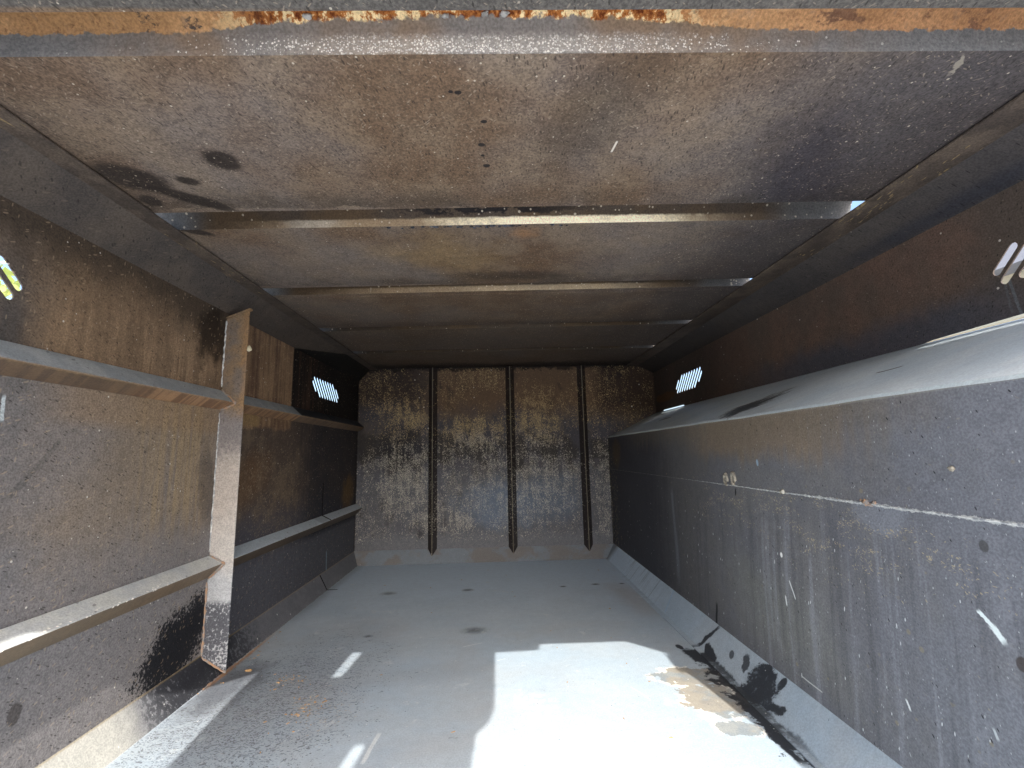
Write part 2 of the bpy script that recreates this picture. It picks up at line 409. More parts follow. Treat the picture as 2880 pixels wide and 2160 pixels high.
def m_bulk(rib=False):
    g = G('sooty_rib' if rib else 'fibrous_bulkhead'); x, z = g.x, g.z
    big = g.noise(2.0, det=3, off=1); mid = g.noise(6, k=(1, 1, .7), det=5, ro=.6)
    c = g.mix(g.ss(mid, .4, .62), '#424045', '#544e49')
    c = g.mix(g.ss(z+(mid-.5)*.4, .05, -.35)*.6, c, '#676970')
    c = g.mix(g.ss(z+(mid-.5)*.3, .28, .55)*g.ss(x, -.95, -.5), c, '#5f4c3a')
    c = g.mix(g.ss(z+(mid-.5)*.3, .35, .6)*g.ss(x, -.5, -.9), c, '#3b3029')
    c = g.mix(g.ss(x, .9, 1.1)*g.ss(z, .2, .5), c, '#3a2d24')
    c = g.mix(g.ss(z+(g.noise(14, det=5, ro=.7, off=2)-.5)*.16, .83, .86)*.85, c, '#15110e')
    c = g.mix(g.ss(mid+g.ss(g.math('ABSOLUTE', z-.05), .3, .0)*.2, .58, .74)*.6, c, '#1f1e22')
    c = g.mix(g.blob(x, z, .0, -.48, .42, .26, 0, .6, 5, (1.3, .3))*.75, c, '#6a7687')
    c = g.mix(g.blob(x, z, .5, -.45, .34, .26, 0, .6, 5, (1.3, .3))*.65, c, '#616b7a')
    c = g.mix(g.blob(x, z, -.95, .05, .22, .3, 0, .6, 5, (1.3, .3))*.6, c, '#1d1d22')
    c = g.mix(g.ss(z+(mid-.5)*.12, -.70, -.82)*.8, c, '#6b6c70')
    if rib:
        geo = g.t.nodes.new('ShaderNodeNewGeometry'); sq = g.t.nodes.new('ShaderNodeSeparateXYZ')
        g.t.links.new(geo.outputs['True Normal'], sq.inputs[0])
        c = g.mix(g.ss(E(g, sq.outputs[0]), -.2, .2)*.35+.5, '#25201f', c)  # shading painted by face direction: left sides darker, right sides lighter
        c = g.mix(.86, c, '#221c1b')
        c = g.mix(g.ss(g.y, 4.535+.006, 4.535+.002)*.6, c, '#8d8474')
    v = g.vec(x, z, 0)
    dens = g.blob(x, z, -.27, .2, .38, .17, 0, .8, 4, (1.3, .3)).mx(g.blob(x, z, -.95, .38, .3, .22, 0, .8, 4, (1.3, .3))*.8)
    dens = dens.mx(g.blob(x, z, .4, .3, .3, .36, .3, .8, 4, (1.3, .3))*.75).mx(g.blob(x, z, -.9, -.25, .4, .4, 0, .8, 4, (1.3, .3))*.7)
    dens = dens.mx(g.blob(x, z, .2, -.3, .8, .5, 0, .8, 4, (1.3, .2))*.5).mx(.22*g.ss(big, .35, .6))
    dens = dens.mx(g.ss(x, .9, 1.0)*.4*g.ss(z, .3, 0)).mx(g.blob(x, z, -.55, -.62, .4, .14, 0, .8, 4, (1.3, .3))*.8)
    run = g.noise(1.0, v=g.vec(x*24, z*2.2, 3), det=4, ro=.6)
    dens = dens*g.ss(z, -.86, -.76)*g.ss(run*.5+g.noise(11, det=4, off=4)*.5, .38, .60)*(.35 if rib else 1.5)
    f1 = g.streakspecks(x, z, .9, 2.2, 92, .44, dens, 1.1, .10)
    f2 = g.streakspecks(x, z, 2.2, 2.2, 86, .44, dens, 6.1, .10)
    f3 = g.streakspecks(x, z, 1.5, 2.0, 125, .40, dens, 3.3, .08)
    f = f1.mx(f2).mx(f3)
    fc = g.mix(g.ss(z+(mid-.5)*.3, .0, .3), '#bdb7a9', '#b8a073')
    c = g.mix(f*.72, c, fc)
    c = g.mix(g.specks(v, 22, .13, .12, .5, 3)*.8, c, '#cfcabd')
    c, n, n2 = grainy(g, c, .22)
    return g.done(c, .72, n*.5+n2*.5, .6, .005, .25)

def m_box():
    g = G('scraped_wheel_box'); y, z = g.y, g.z
    big = g.noise(1.5, det=3, off=2); mid = g.noise(6, det=5, ro=.6)
    st = g.noise(1.0, v=g.vec(y*22+z*1.6, z*.9, 1), det=4, ro=.6)
    c = g.mix(g.ss(big*.5+mid*.5, .4, .6), '#66666b', '#6b6a6b')
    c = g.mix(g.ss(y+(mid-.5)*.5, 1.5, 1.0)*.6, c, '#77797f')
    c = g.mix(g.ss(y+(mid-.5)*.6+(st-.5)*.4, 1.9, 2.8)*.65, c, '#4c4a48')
    c = g.mix(g.blob(y, z, 1.95, -.65, .4, .22, .2, .6, 4, (1.3, .2))*.6, c, '#72726d')
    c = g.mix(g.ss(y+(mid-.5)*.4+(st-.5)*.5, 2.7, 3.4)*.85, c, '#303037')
    tan = g.ss(z+(mid-.5)*.12+(st-.5)*.16, -.09, .02)*g.band(y+(st-.5)*.6, 1.25, 1.7, 2.3, 2.8)
    c = g.mix(tan*.75, c, '#7d6d5a')
    c = g.mix(g.ss(z+(mid-.5)*.16+(st-.5)*.3, -.02, .13)*g.band(y, 1.0, 1.3, 3.4, 4.2)*.4, c, '#6f6455')
    c = g.mix(g.blob(y, z, 4.3, -.02, .14, .14, 0, .5, 9, (1.3, .5))*.7, c, '#574630')
    low = g.ss(z, -.12, -.35)
    c = g.mix(g.ss(st, .52, .66)*low*g.ss(y, 2.6, 1.8)*.48, c, '#88898f')
    c = g.mix(g.ss(st, .47, .36)*low*.3, c, '#3b3a3e')
    c = g.mix(g.blob(y, z, 1.35, -.20, .1, .055, 0, .25, 12, (1.2, .7))*g.ss(z, -.165, -.175)*.5, c, '#85888f')
    c = g.mix(g.band(y+(st-.5)*.06, 2.93, 2.95, 2.965, 2.99)*g.band(z, -.88, -.7, -.3, -.22)*.35, c, '#7f8790')
    c, n, n2 = grainy(g, c, .2)
    v = g.vec(y, z, 0)
    # tan chaff scraped along in a sloping band, pale paint dashes running down, dark splinters
    bandz = g.math('ABSOLUTE', z+.30-(y-1.5)*.05+(g.noise(2.2, off=6)-.5)*.35)
    clus = g.ss(g.noise(9, k=(1, .5, 2.2), det=4, off=3), .47, .60)
    ch = g.streakspecks(y, z, .05, 2.0, 120, .44, g.ss(bandz, .15, .02)*clus*.6*g.band(y, 1.0, 1.35, 2.3, 2.8), 2.5, .1).mx(g.streakspecks(y, z, .9, 1.6, 100, .4, g.ss(bandz, .2, .02)*clus*.25*g.band(y, .9, 1.1, 2.3, 2.8), 6.5, .1))
    c = g.mix(ch*.85, c, '#a79a80')
    das = g.streakspecks(y, z, 1.67, 3.4, 44, .17, .11, 4.7, .03)*low
    c = g.mix(das*.9, c, '#d3d5d4')
    das2 = g.streakspecks(y, z, 1.5, 2.2, 80, .18, .14, 8.7, .05)*g.ss(y, 2.6, 2.0)
    c = g.mix(das2*.6, c, '#c6c8c6')
    c = g.mix(g.streakspecks(y, z, 1.1, 2.4, 52, .20, .12, 6.3, .03)*g.ss(y, 2.6, 1.9)*.9, c, '#17171a')
    crust = g.ss(g.math('ABSOLUTE', z+.1735)+(g.noise(55, k=(1, 1, .6), det=4, ro=.7)-.5)*.022+g.ss(y, 1.2, 2.6)*.004, .0052, .0030)
    c = g.mix(crust*g.ss(y, 3.4, 1.4)*.75, c, '#c6c6c1')
    edge = g.ss(y, 4.2, 4.55)
    c = g.mix(g.specks(v, 60, .4, edge*.6*g.ss(z, .1, -.2), .6, 2), c, '#8d8164')
    # single marks one can point to
    c = g.mix(g.line(y, z, (1.100, -.387), (1.076, -.402), .0035, .02, 40).mx(g.line(y, z, (1.094, -.383), (1.060, -.418), .0055, .012, 40)).mx(g.line(y, z, (1.070, -.408), (1.049, -.436), .0085, .012, 40)), c, '#dbe3e0')
    c = g.mix(g.blob(y, z, 1.058, -.233, .011, .014, 0, .25, 30)*.7, c, '#3d3b38')
    c = g.mix(g.blob(y, z, 1.018, -.468, .014, .016, 0, .25, 30)*.8, c, '#3d342f')
    c = g.mix(g.blob(y, z, 1.94, -.062, .008, .014, 0, .2, 30), c, '#8ea2b0')
    c = g.mix(g.line(y, z, (2.450, -.78), (2.478, -.90), .012, .015), c, '#141418')
    c = g.mix(g.line(y, z, (2.155, -.185), (2.16, -.217), .008), c, '#121214')
    c = g.mix(g.line(y, z, (1.80, -.834), (1.69, -.838), .003, .01), c, '#b9b9b4')
    c = g.mix(g.line(y, z, (1.836, -.565), (1.834, -.60), .005), c, '#d3d5d2')
    c = g.mix(g.line(y, z, (1.80, -.50), (1.775, -.56), .004, .015), c, '#cfd1ce')
    c = g.mix(g.blob(y, z, 1.838, -.415, .008, .010, 0, .3, 30), c, '#e4e4df')
    c = g.mix(g.line(y, z, (1.106, -.638), (1.099, -.658), .005, .01, 40), c, '#b3b8b7')
    c = g.mix(g.line(y, z, (1.342, -.692), (1.333, -.716), .004, .01, 40), c, '#cfd2cf')
    c = g.mix(g.ss(z, .128, .138)*(.2+g.noise(30)*.8)*.7, c, '#a8a89c')
    return g.done(c, .60, n*.5+n2*.5, .4, .003, .35)

def m_ledge():
    g = G('ledge_paint'); x, y = g.x, g.y
    mid = g.noise(5, det=5, ro=.6); st = g.noise(1.0, v=g.vec(x*9+y*6, y*1.2, 1), det=4)
    c = g.mix(g.ss(mid*.6+st*.4, .4, .6), '#c0ccd4', '#cad3d8')
    c = g.mix(g.ss(x, 1.45, 1.6)*.35, c, '#a9b3ba')
    c = g.mix(g.ss(y+(st-.5)*.5, 3.6, 4.5)*.5, c, '#808b93')
    c = g.mix(g.ss(st, .55, .72)*.25, c, '#909ca3')
    # black smears slanting across
    a, b = g.rot2(x-1.235, y-2.21, 2.12)
    s2 = g.noise(1.0, v=g.vec(a*5, b*50, 0), det=4, ro=.65)
    m = g.blob(x, y, 1.24, 2.20, .25, .15, 2.2, .5, 8, (1.4, .2), 5)
    c = g.mix(g.ss(m*.9+(s2-.5)*2.2, .55, .68)*.92, c, '#2b2f38')
    c = g.mix(g.line(x, y, (1.37, 1.48), (1.345, 1.56), .005, .02), c, '#23252a')
    c = g.mix(g.line(x, y, (1.31, 3.42), (1.29, 3.62), .010, .02), c, '#3a3f46')
    c = g.mix(g.ss(x, 1.118, 1.106)*(.3+g.noise(40)*.7), c, '#b9c3c3')
    c, n, n2 = grainy(g, c, .1)
    return g.done(c, .46, n*.5+n2*.5, .25, .003, .45)

def m_upper(name, soot):
    g = G(name); y, z = g.y, g.z
    mid = g.noise(5, det=5, ro=.6); big = g.noise(1.6, det=3, off=4)
    c = g.mix(g.ss(mid*.5+big*.5, .4, .6), '#52473f' if soot else '#4f4b4a', '#5e4c42' if soot else '#5a5450')
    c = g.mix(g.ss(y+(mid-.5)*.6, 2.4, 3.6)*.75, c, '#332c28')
    if soot:
        c = g.mix(g.ss(z+(mid-.5)*.18, .54, .42)*g.ss(y, 3.2, 2.2)*.8, c, '#40424a')
        c = g.mix(g.ss(y+(mid-.5)*.3, 1.5, 1.25)*.5, c, '#4c453f')
        c = g.mix(g.line(y, z, (1.318, .50), (1.300, .385), .006, .015)*.6, c, '#62666a')
        c = g.mix(g.line(y, z, (1.332, .51), (1.325, .40), .005, .01)*.35, c, '#5a5d60')
        c = g.mix(g.blob(y, z, 4.3, .5, .25, .04, 0, .6, 8)*.5, c, '#5b3d1d')
    else:
        c = g.mix(g.blob(y, z, 1.45, .80, .5, .02, 0, .6, 4, (1.4, .2))*.7, c, '#3c3e47')
    c, n, n2 = grainy(g, c, .24)
    c = g.mix(g.streakspecks(y, z, 1.9, 2.4, 85, .3, .14, 1.1)*.7, c, '#1b1817')
    c = g.mix(g.streakspecks(y, z, .5, 3, 85, .26, .08, 4.1)*.35, c, '#8d8072')
    c = g.mix(g.specks(g.vec(y, z, 0), 34, .12, .10, .5, 3)*.8, c, '#c0b9ad')
    return g.done(c, .74, n*.6+n2*.4, .5, .004, .2, lift=1.4 if soot else .85)

def m_floor(skirt=False):
    g = G('skirt_paint' if skirt else 'floor_paint'); x, y, z = g.x, g.y, g.z
    big = g.noise(1.1, det=4, off=2); mid = g.noise(4.5, det=5, ro=.62); hf = g.noise(42, det=4, ro=.65)
    c = g.mix(g.ss(big*.6+mid*.4, .38, .62), '#a2b1bd', '#aab4bb')
    c = g.mix(g.ss(g.noise(2.6, k=(.6, 1, 1), det=5, dist=.8, off=8), .50, .68)*.2, c, '#a3a09e')
    c = g.mix(g.ss(y+(mid-.5)*.8, 2.7, 4.2)*.85, c, '#c2d3e3')  # bluer paint to the back, lightened to stand in for missing light
    tar = '#1c1d23'
    if not skirt:
        c = g.mix(g.blob(x, y, .93, 3.3, .14, .5, .1, .6, 4, (1.3, .2))*.35, c, '#9c8c80')
        c = g.mix(g.blob(x, y, -1.0, 2.2, .42, .75, -.2, .5, 4, (1.4, .2))*.5, c, '#7c8087')
        c = g.mix(g.blob(x, y, -1.22, 2.25, .13, .28, -.1, .5, 8, (1.3, .3))*.75, c, '#4a4a50')
        c = g.mix(g.blob(x, y, -.45, 2.3, .5, .1, .2, .7, 5, (1.3, .2))*.2, c, '#8f8a8a')
        dens = g.blob(x, y, -1.0, 2.02, .44, .72, -.15, .5, 4, (1.35, .1))
        sp = g.streakspecks(x, y, .25, 2.0, 80, .46, dens*.8, 2.2, .12).mx(g.streakspecks(x, y, 2.7, 2.0, 90, .44, dens*.6, 5.2, .10))
        c = g.mix(sp*.68, c, '#44454b')
        # tan and ochre chaff
        ch = g.streakspecks(x, y, .3, 2.0, 90, .46, (g.blob(x, y, -.78, 2.06, .07, .12, .3, .8, 9, (1.3, .3)).mx(g.blob(x, y, -.97, 2.28, .09, .06, .3, .8, 9, (1.3, .3)))).mx(g.blob(x, y, -.68, 2.02, .12, .2, .3, .8, 9, (1.3, .2))*.4)*.7, 7.2, .08)
        c = g.mix(ch*.5, c, '#b09a78')
        c = g.mix(g.ss(x+(hf-.5)*.03, -1.288, -1.31)*g.band(y, 2.2, 2.35, 2.6, 3.0)*.85, c, '#bb8a5c')
        c = g.mix(g.ss(x+(mid-.5)*.08, -1.22, -1.31)*g.ss(y, 2.9, 3.3)*.4, c, '#75797e')
        # bare, peeled paint with pale torn rims
        pn = g.noise(17, det=6, ro=.68)
        w1 = g.math('SQRT', (x-.85)*(x-.85)*40+(y-2.19)*(y-2.19)*160)
        w2 = g.math('SQRT', (x-.86)*(x-.86)*70+(y-2.0)*(y-2.0)*60)
        w3 = g.math('SQRT', (x-.85)*(x-.85)*150+(y-1.80)*(y-1.80)*500)
        d = w1.mn(w2).mn(w3)+(pn-.5)*1.9
        rim = g.ss(d, 1.30, 1.12)*g.ss(g.noise(11, det=3, off=5), .45, .55)
        c = g.mix(rim*.8, c, '#e2ddd0')
        peel = g.ss(d, 1.03, .99)
        pc = g.mix(g.ss(g.noise(7, det=4, off=1), .44, .56), '#82888a', '#8d867a')
        c = g.mix(peel*.85, c, pc)
        # tar along the right-hand fold
        tn = g.noise(15, det=6, ro=.7, off=3)
        xx = x-.985+(y-2.0)*.005
        t = g.ss(g.math('ABSOLUTE', xx)*11+(tn-.5)*3.2+g.ss(y, 2.42, 2.56)*2.5+g.ss(y, 1.72, 1.4)*.9, .62, .42)*g.ss(y, 1.45, 1.55)
        t = t.mx(g.blob(x, y, .97, 2.38, .05, .10, .3, .5, 16)).mx(g.blob(x, y, .915, 2.50, .017, .03, 0, .5, 30)).mx(g.line(x, y, (1.0, 2.3), (.955, 1.6), .02, .07, 12)*g.ss(tn, .42, .5))
        c = g.mix(t*.95, c, tar)
        for (a, b, r, q) in ((-.242, 3.618, .03, .8), (-.15, 2.818, .05, .7), (-.819, 3.594, .04, .6), (.474, 3.63, .018, .9), (.727, 3.664, .022, .9), (.93, 3.66, .016, .9), (-.747, 2.787, .018, .7)):
            c = g.mix(g.blob(x, y, a, b, r*1.4, r, 0, .35, 30, (1.5, .1))*q, c, '#33343a')
        for p_, q_, w_ in (((.389, 1.983), (.521, 1.764), .003), ((-.448, 1.859), (-.467, 1.696), .01), ((.55, 2.12), (.60, 2.02), .003), ((.30, 1.9), (.62, 1.80), .002), ((-.2, 2.6), (-.1, 2.64), .004), ((-.02, 2.42), (.02, 2.44), .003)):
            c = g.mix(g.line(x, y, p_, q_, w_, .02)*.6, c, '#d9dcda')
        c = g.mix(g.ss(g.noise(8, det=6, ro=.75, off=12), .60, .70)*.5, c, '#c6cbcb')
        c = g.mix(g.blob(x, y, .13, 2.0, .08, .12, .2, .7, 12, (1.3, .3))*g.ss(hf, .45, .6)*.6, c, '#ddd9d2')
    else:
        st = g.noise(1.0, v=g.vec(y*40, z*3, 1), det=3)
        c = g.mix(g.ss(st, .52, .66)*g.band(y, 3.0, 3.3, 3.9, 4.1)*.5, c, '#69747b')
        c = g.mix(g.ss(y, 4.36, 4.5)*.8, c, '#63676d')
        c = g.mix(g.ss(y, 4.44, 4.5)*g.ss(mid, .45, .6)*.6, c, '#7a6f66')
        tn = g.noise(17, det=6, ro=.7, off=3)
        t = g.line(y, z, (2.44, -.886), (2.50, -.998), .016, .05, 14)
        t = t.mx(g.blob(y, z, 2.38, -.985, .07, .02, .2, .8, 26, (1.15, .85), 6)).mx(g.blob(y, z, 2.24, -.938, .022, .012, .4, .7, 30, (1.15, .85), 6)*.85).mx(g.blob(y, z, 2.13, -.93, .035, .02, .7, .9, 26, (1.15, .85), 6)*.9)
        t = t.mx(g.ss(g.math('SQRT', (y-1.99)*(y-1.99)*90+(z+.945)*(z+.945)*240)+(tn-.5)*2.2, 1.0, .8))
        t = t.mx(g.blob(y, z, 1.90, -.905, .018, .02, .3, .6, 24)).mx(g.blob(y, z, 1.94, -.98, .14, .018, -.1, .9, 20))
        t = t.mx(g.ss(z+(tn-.5)*.06, -.985, -.998)*g.band(y, 1.5, 1.8, 2.35, 2.45)*.9)
        c = g.mix(t*.93, c, tar)
        c = g.mix(g.ss(tn, .52, .58)*g.blob(y, z, 1.99, -.945, .1, .05, 0, .3, 9, (1.3, .8))*.5, c, '#7b8790')
        c = g.mix(g.line(y, z, (3.05, -.885), (2.98, -.99), .006)*.6, c, '#8fb0cc')
    c, n, n2 = grainy(g, c, .12)
    c = g.mix(g.specks(g.vec(x, y, z), 45, .10, .12, .5, 3)*.9, c, '#dcdcd6')
    c = g.mix(g.specks(g.vec(x, y, z), 55, .11, .12, .5, 6)*.8, c, '#2f3035')
    return g.done(c, g.mix(n2, (.5,)*3+(1,), (.72,)*3+(1,)), n*.5+n2*.5, .35, .003, .4, lift=1.1)

def m_skirtl():
    g = G('grimy_skirt'); y, z = g.y, g.z
    mid = g.noise(7, det=5, ro=.6); hf = g.noise(60, det=3, ro=.7)
    c = g.mix(g.ss(mid, .4, .62), '#66676b', '#737376')
    c = g.mix(g.ss(y+(mid-.5)*.3, 2.0, 1.75), c, '#a5a39c')
    c = g.mix(g.ss(y+(mid-.5)*.3, 2.35, 2.7)*.45, c, '#54555b')
    d = g.band(y+(mid-.5)*.3, 1.8, 2.1, 2.4, 3.0)
    c = g.mix(g.ss(hf+d*.3, .62, .74)*d*.9, c, '#24252a')
    c = g.mix(g.blob(y, z, 2.24, -.93, .14, .05, 0, .6, 12, (1.3, .3))*.8, c, '#232429')
    c = g.mix(g.ss(z, -.893, -.887)*.5, c, '#8a7752')
    c, n, n2 = grainy(g, c, .18)
    c = g.mix(g.specks(g.vec(y, z, 0), 30, .12, .12, .5, 3)*.8, c, '#cfcfc9')
    return g.done(c, .62, n*.5+n2*.4, .4, .003, .35)

def m_strip():
    g = G('flaking_roof_rail'); x, y = g.x, g.y
    mid = g.noise(8, det=5, ro=.6)
    c = g.mix(g.ss(mid, .4, .62), '#463e38', '#5b5046')
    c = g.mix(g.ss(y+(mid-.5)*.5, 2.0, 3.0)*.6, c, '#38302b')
    c = g.mix(g.ss(g.math('ABSOLUTE', x+.04)+(mid-.5)*.05, 1.225, 1.255)*g.ss(x, 0, -.1)*.7, c, '#463028')
    fl = g.streakspecks(x, y, 1.45, 5, 60, .4, g.ss(g.noise(3.5, det=3, off=5), .45, .62)*.5*g.ss(y, 2.6, 1.8), 3, .08)
    c = g.mix(fl*.7, c, '#94805c')
    c, n, n2 = grainy(g, c, .28)
    return g.done(c, .75, n*.6+n2*.5, .6, .004, .2)

def m_bead(name, a, b, spot):
    g = G(name)
    n = g.noise(60, det=4, ro=.7)
    c = g.mix(g.ss(n, .42, .58), a, b)
    c = g.mix(g.ss(g.noise(13, det=3, off=3), .62, .68), c, spot)
    if name == 'white_weld':
        c = g.mix(g.ss(g.y, 2.2, 3.0)*.75, c, '#4a4744')
    return g.done(c, .6, n, .5, .003, .35)

def m_leaf(name, col, col2):
    g = G(name)
    n = g.noise(3.0, det=2)
    c = g.mix(g.ss(n, .4, .6), col, col2)
    g.bs.inputs['Subsurface Weight'].default_value = 0.0
    return g.done(c, .55, None, spec=.3)

M.update(roof=m_roof(), channel0=m_channel(True), channel=m_channel(False), wall=m_wall(), chamf=m_chamf(), rail=m_rail(), post=m_post(),
         bulk=m_bulk(), rib=m_bulk(True), box=m_box(), ledge=m_ledge(), upper=m_upper('sooty_upper_wall', True), chamfr=m_upper('sooty_right_chamfer', False),
         floor=m_floor(), skirt=m_floor(True), skirtl=m_skirtl(), strip=m_strip(),
         bead=m_bead('white_weld', '#cfcfca', '#96989a', '#b5ab9f'), beadrust=m_bead('rusty_weld', '#8f8a85', '#a58468', '#b98555'), outer=flat('outer_paint', '#70777c', .5))
M['dark'] = flat('dark_gap', '#0d0d0e', .9)
M['lump'] = m_bead('pale_mud', '#a39b8b', '#7d766a', '#c2bcae')
M['grey_lump'] = m_bead('grey_mud', '#aaa8a2', '#807d78', '#c9c8c4')
M['spatter'] = m_bead('dark_spatter', '#1b1d22', '#4a4f57', '#9aa3a8')
M['chip'] = flat('wood_chip_pale', '#d8cfae', .7)
M['ochre'] = flat('wood_crumb', '#b8966a', .8)
M['leaf'] = m_leaf('sunlit_leaf', '#a0aa62', '#c2c58a')
M['leaf2'] = m_leaf('dark_leaf', '#33511c', '#55702a')
M['bark'] = flat('bark', '#4b4038', .9)
M['siding'] = flat('cream_siding', '#cfc3a6', .7)
M['roofing'] = flat('grey_roofing', '#77777a', .8)
M['glassy'] = flat('window_glass', '#5a6a74', .15)
#@@END
M['ground'] = flat('ground', '#bcbec0', .9)

# ------------------------------------------------------------------ mesh shorthand
class MB:
    def __init__(s): s.v = []; s.f = []
    def poly(s, pts):
        b = len(s.v); s.v += [tuple(p) for p in pts]; s.f.append(tuple(range(b, b+len(pts)))); return s
    def slab(s, pts, off):                      # a closed plate: polygon + thickness vector
        b = len(s.v); n = len(pts); off = Vector(off)
        s.v += [tuple(p) for p in pts]+[tuple(Vector(p)+off) for p in pts]
        s.f.append(tuple(range(b, b+n))); s.f.append(tuple(range(b+2*n-1, b+n-1, -1)))
        for i in range(n):
            j = (i+1) % n; s.f.append((b+i, b+n+i, b+n+j, b+j))
        return s
    def box(s, lo, hi):
        x0, y0, z0 = lo; x1, y1, z1 = hi
        return s.slab([(x0, y0, z0), (x1, y0, z0), (x1, y1, z0), (x0, y1, z0)], (0, 0, z1-z0))
    def plate(s, outer, holes, fn, off):        # a plate with holes, drawn in 2-D and set in place by fn
        loops = [outer]+holes
        flatp = [q for L in loops for q in L]
        tris = tessellate_polygon([[Vector((q[0], q[1], 0)) for q in L] for L in loops])
        b = len(s.v); n = len(flatp); off = Vector(off)
        p3 = [Vector(fn(*q)) for q in flatp]
        s.v += [tuple(p) for p in p3]+[tuple(p+off) for p in p3]
        for t in tris:
            s.f.append((b+t[0], b+t[1], b+t[2])); s.f.append((b+n+t[2], b+n+t[1], b+n+t[0]))
        k = 0
        for L in loops:
            m = len(L)
            for i in range(m):
                j = (i+1) % m; s.f.append((b+k+i, b+k+j, b+n+k+j, b+n+k+i))
            k += m
        return s
    def tube(s, pts, r, n=6, jit=0.0, cap=True):
        rings = []
        P = [Vector(p) for p in pts]
        for i, p in enumerate(P):
            t = (P[min(i+1, len(P)-1)]-P[max(i-1, 0)]).normalized()
            a = t.cross(Vector((0.31, 0.2, 0.93))).normalized(); c = t.cross(a)
            rr = (r[i] if isinstance(r, (list, tuple)) else r)*(1+random.uniform(-jit, jit))
            b = len(s.v); rings.append(b)
            for k in range(n):
                an = 2*math.pi*k/n
                s.v.append(tuple(p+(a*math.cos(an)+c*math.sin(an))*rr))
        for i in range(len(P)-1):
            for k in range(n):
                l = (k+1) % n
                s.f.append((rings[i]+k, rings[i]+l, rings[i+1]+l, rings[i+1]+k))
        if cap:
            s.f.append(tuple(rings[0]+k for k in range(n))[::-1]); s.f.append(tuple(rings[-1]+k for k in range(n)))
        return s
    def lump(s, c, r, squash=(1, 1, 1), jit=.25, seg=7, ring=5):
        b = len(s.v); c = Vector(c)
        for i in range(ring+1):
            th = math.pi*i/ring
            for k in range(seg):
                an = 2*math.pi*k/seg
                q = Vector((math.sin(th)*math.cos(an)*squash[0], math.sin(th)*math.sin(an)*squash[1], math.cos(th)*squash[2]))
                s.v.append(tuple(c+q*r*(1+random.uniform(-jit, jit))))
        for i in range(ring):
            for k in range(seg):
                l = (k+1) % seg
                s.f.append((b+i*seg+k, b+i*seg+l, b+(i+1)*seg+l, b+(i+1)*seg+k))
        return s
    def build(s, name, mat, parent=None, smooth=False, bevel=0.0):
        me = bpy.data.meshes.new(name)
        me.from_pydata([W(p) for p in s.v], [], s.f)
        bm = bmesh.new(); bm.from_mesh(me)
        bmesh.ops.recalc_face_normals(bm, faces=bm.faces)
        bm.to_mesh(me); bm.free()
        if smooth:
            for p in me.polygons: p.use_smooth = True
        me.materials.append(mat)
        o = bpy.data.objects.new(name, me); C.objects.link(o)
        if bevel:
            b = o.modifiers.new('soft edge', 'BEVEL'); b.width = bevel*S; b.segments = 2; b.limit_method = 'ANGLE'
        if parent:
            o.parent = parent
            if parent.type == 'EMPTY': o.matrix_parent_inverse = Matrix.Translation(-parent.location)
        return o

def tag(o, label=None, cat=None, group=None, kind=None):
    for k, v in (('label', label), ('category', cat), ('group', group), ('kind', kind)):
        if v: o[k] = v
    return o
def thing(name, loc, label, cat, group=None):
    o = bpy.data.objects.new(name, None); C.objects.link(o)
    o.location = W(loc); o.empty_display_size = .1
    return tag(o, label, cat, group)

# ------------------------------------------------------------------ the box, measured from the photograph
XL, XR, XB = -1.378, 1.605, 1.105       # left wall, right upper wall, face of the boxed-out lower right side
YR, YE = 0.62, 4.58                     # rear edge (by the camera) and the bulkhead
ZF, ZC = -1.0, 0.873                    # floor, roof
T = 0.012
TW = 0.0045              # thin side sheets
box = thing('truck_box', (0, 2.4, -1.0), 'grey steel truck box seen from inside, stained with soot and rust', 'truck box')

# floor and its sloped skirts
MB().slab([(-1.317, YR, ZF), (1.01, YR, ZF), (1.01, 4.49, ZF), (-1.317, 4.49, ZF)], (0, 0, -T)).build('floor_plate', M['floor'], box)
for y0, y1 in ((YR, 3.722), (3.736, YE)):
    MB().slab([(-1.317, y0, ZF+.001), (XL, y0, -.885), (XL, y1, -.885), (-1.317, y1, ZF+.001)], (-.012, 0, -.008)).build('floor_skirt', M['skirtl'], box)
MB().slab([(-1.317, 4.49, ZF+.001), (1.01, 4.49, ZF+.001), (1.105, YE, -.885), (XL, YE, -.885)], (0, .01, -.01)).build('floor_skirt', M['skirt'], box)
MB().slab([(1.01, YR, ZF+.003), (1.01, 4.49, ZF+.003), (XB+.002, YE, -.8825), (XB+.002, YR, -.8825)], (.008, 0, -.012)).build('floor_skirt', M['skirt'], box)
fl = MB()
fl.slab([(.982, YR, ZF), (.982, 2.6, ZF), (.975, 3.4, ZF), (.985, 4.1, ZF), (1.0, 4.49, ZF), (1.0095, 4.49, ZF), (1.0095, YR, ZF)], (0, 0, .004))
fl.build('skirt_flange', M['skirt'], box)

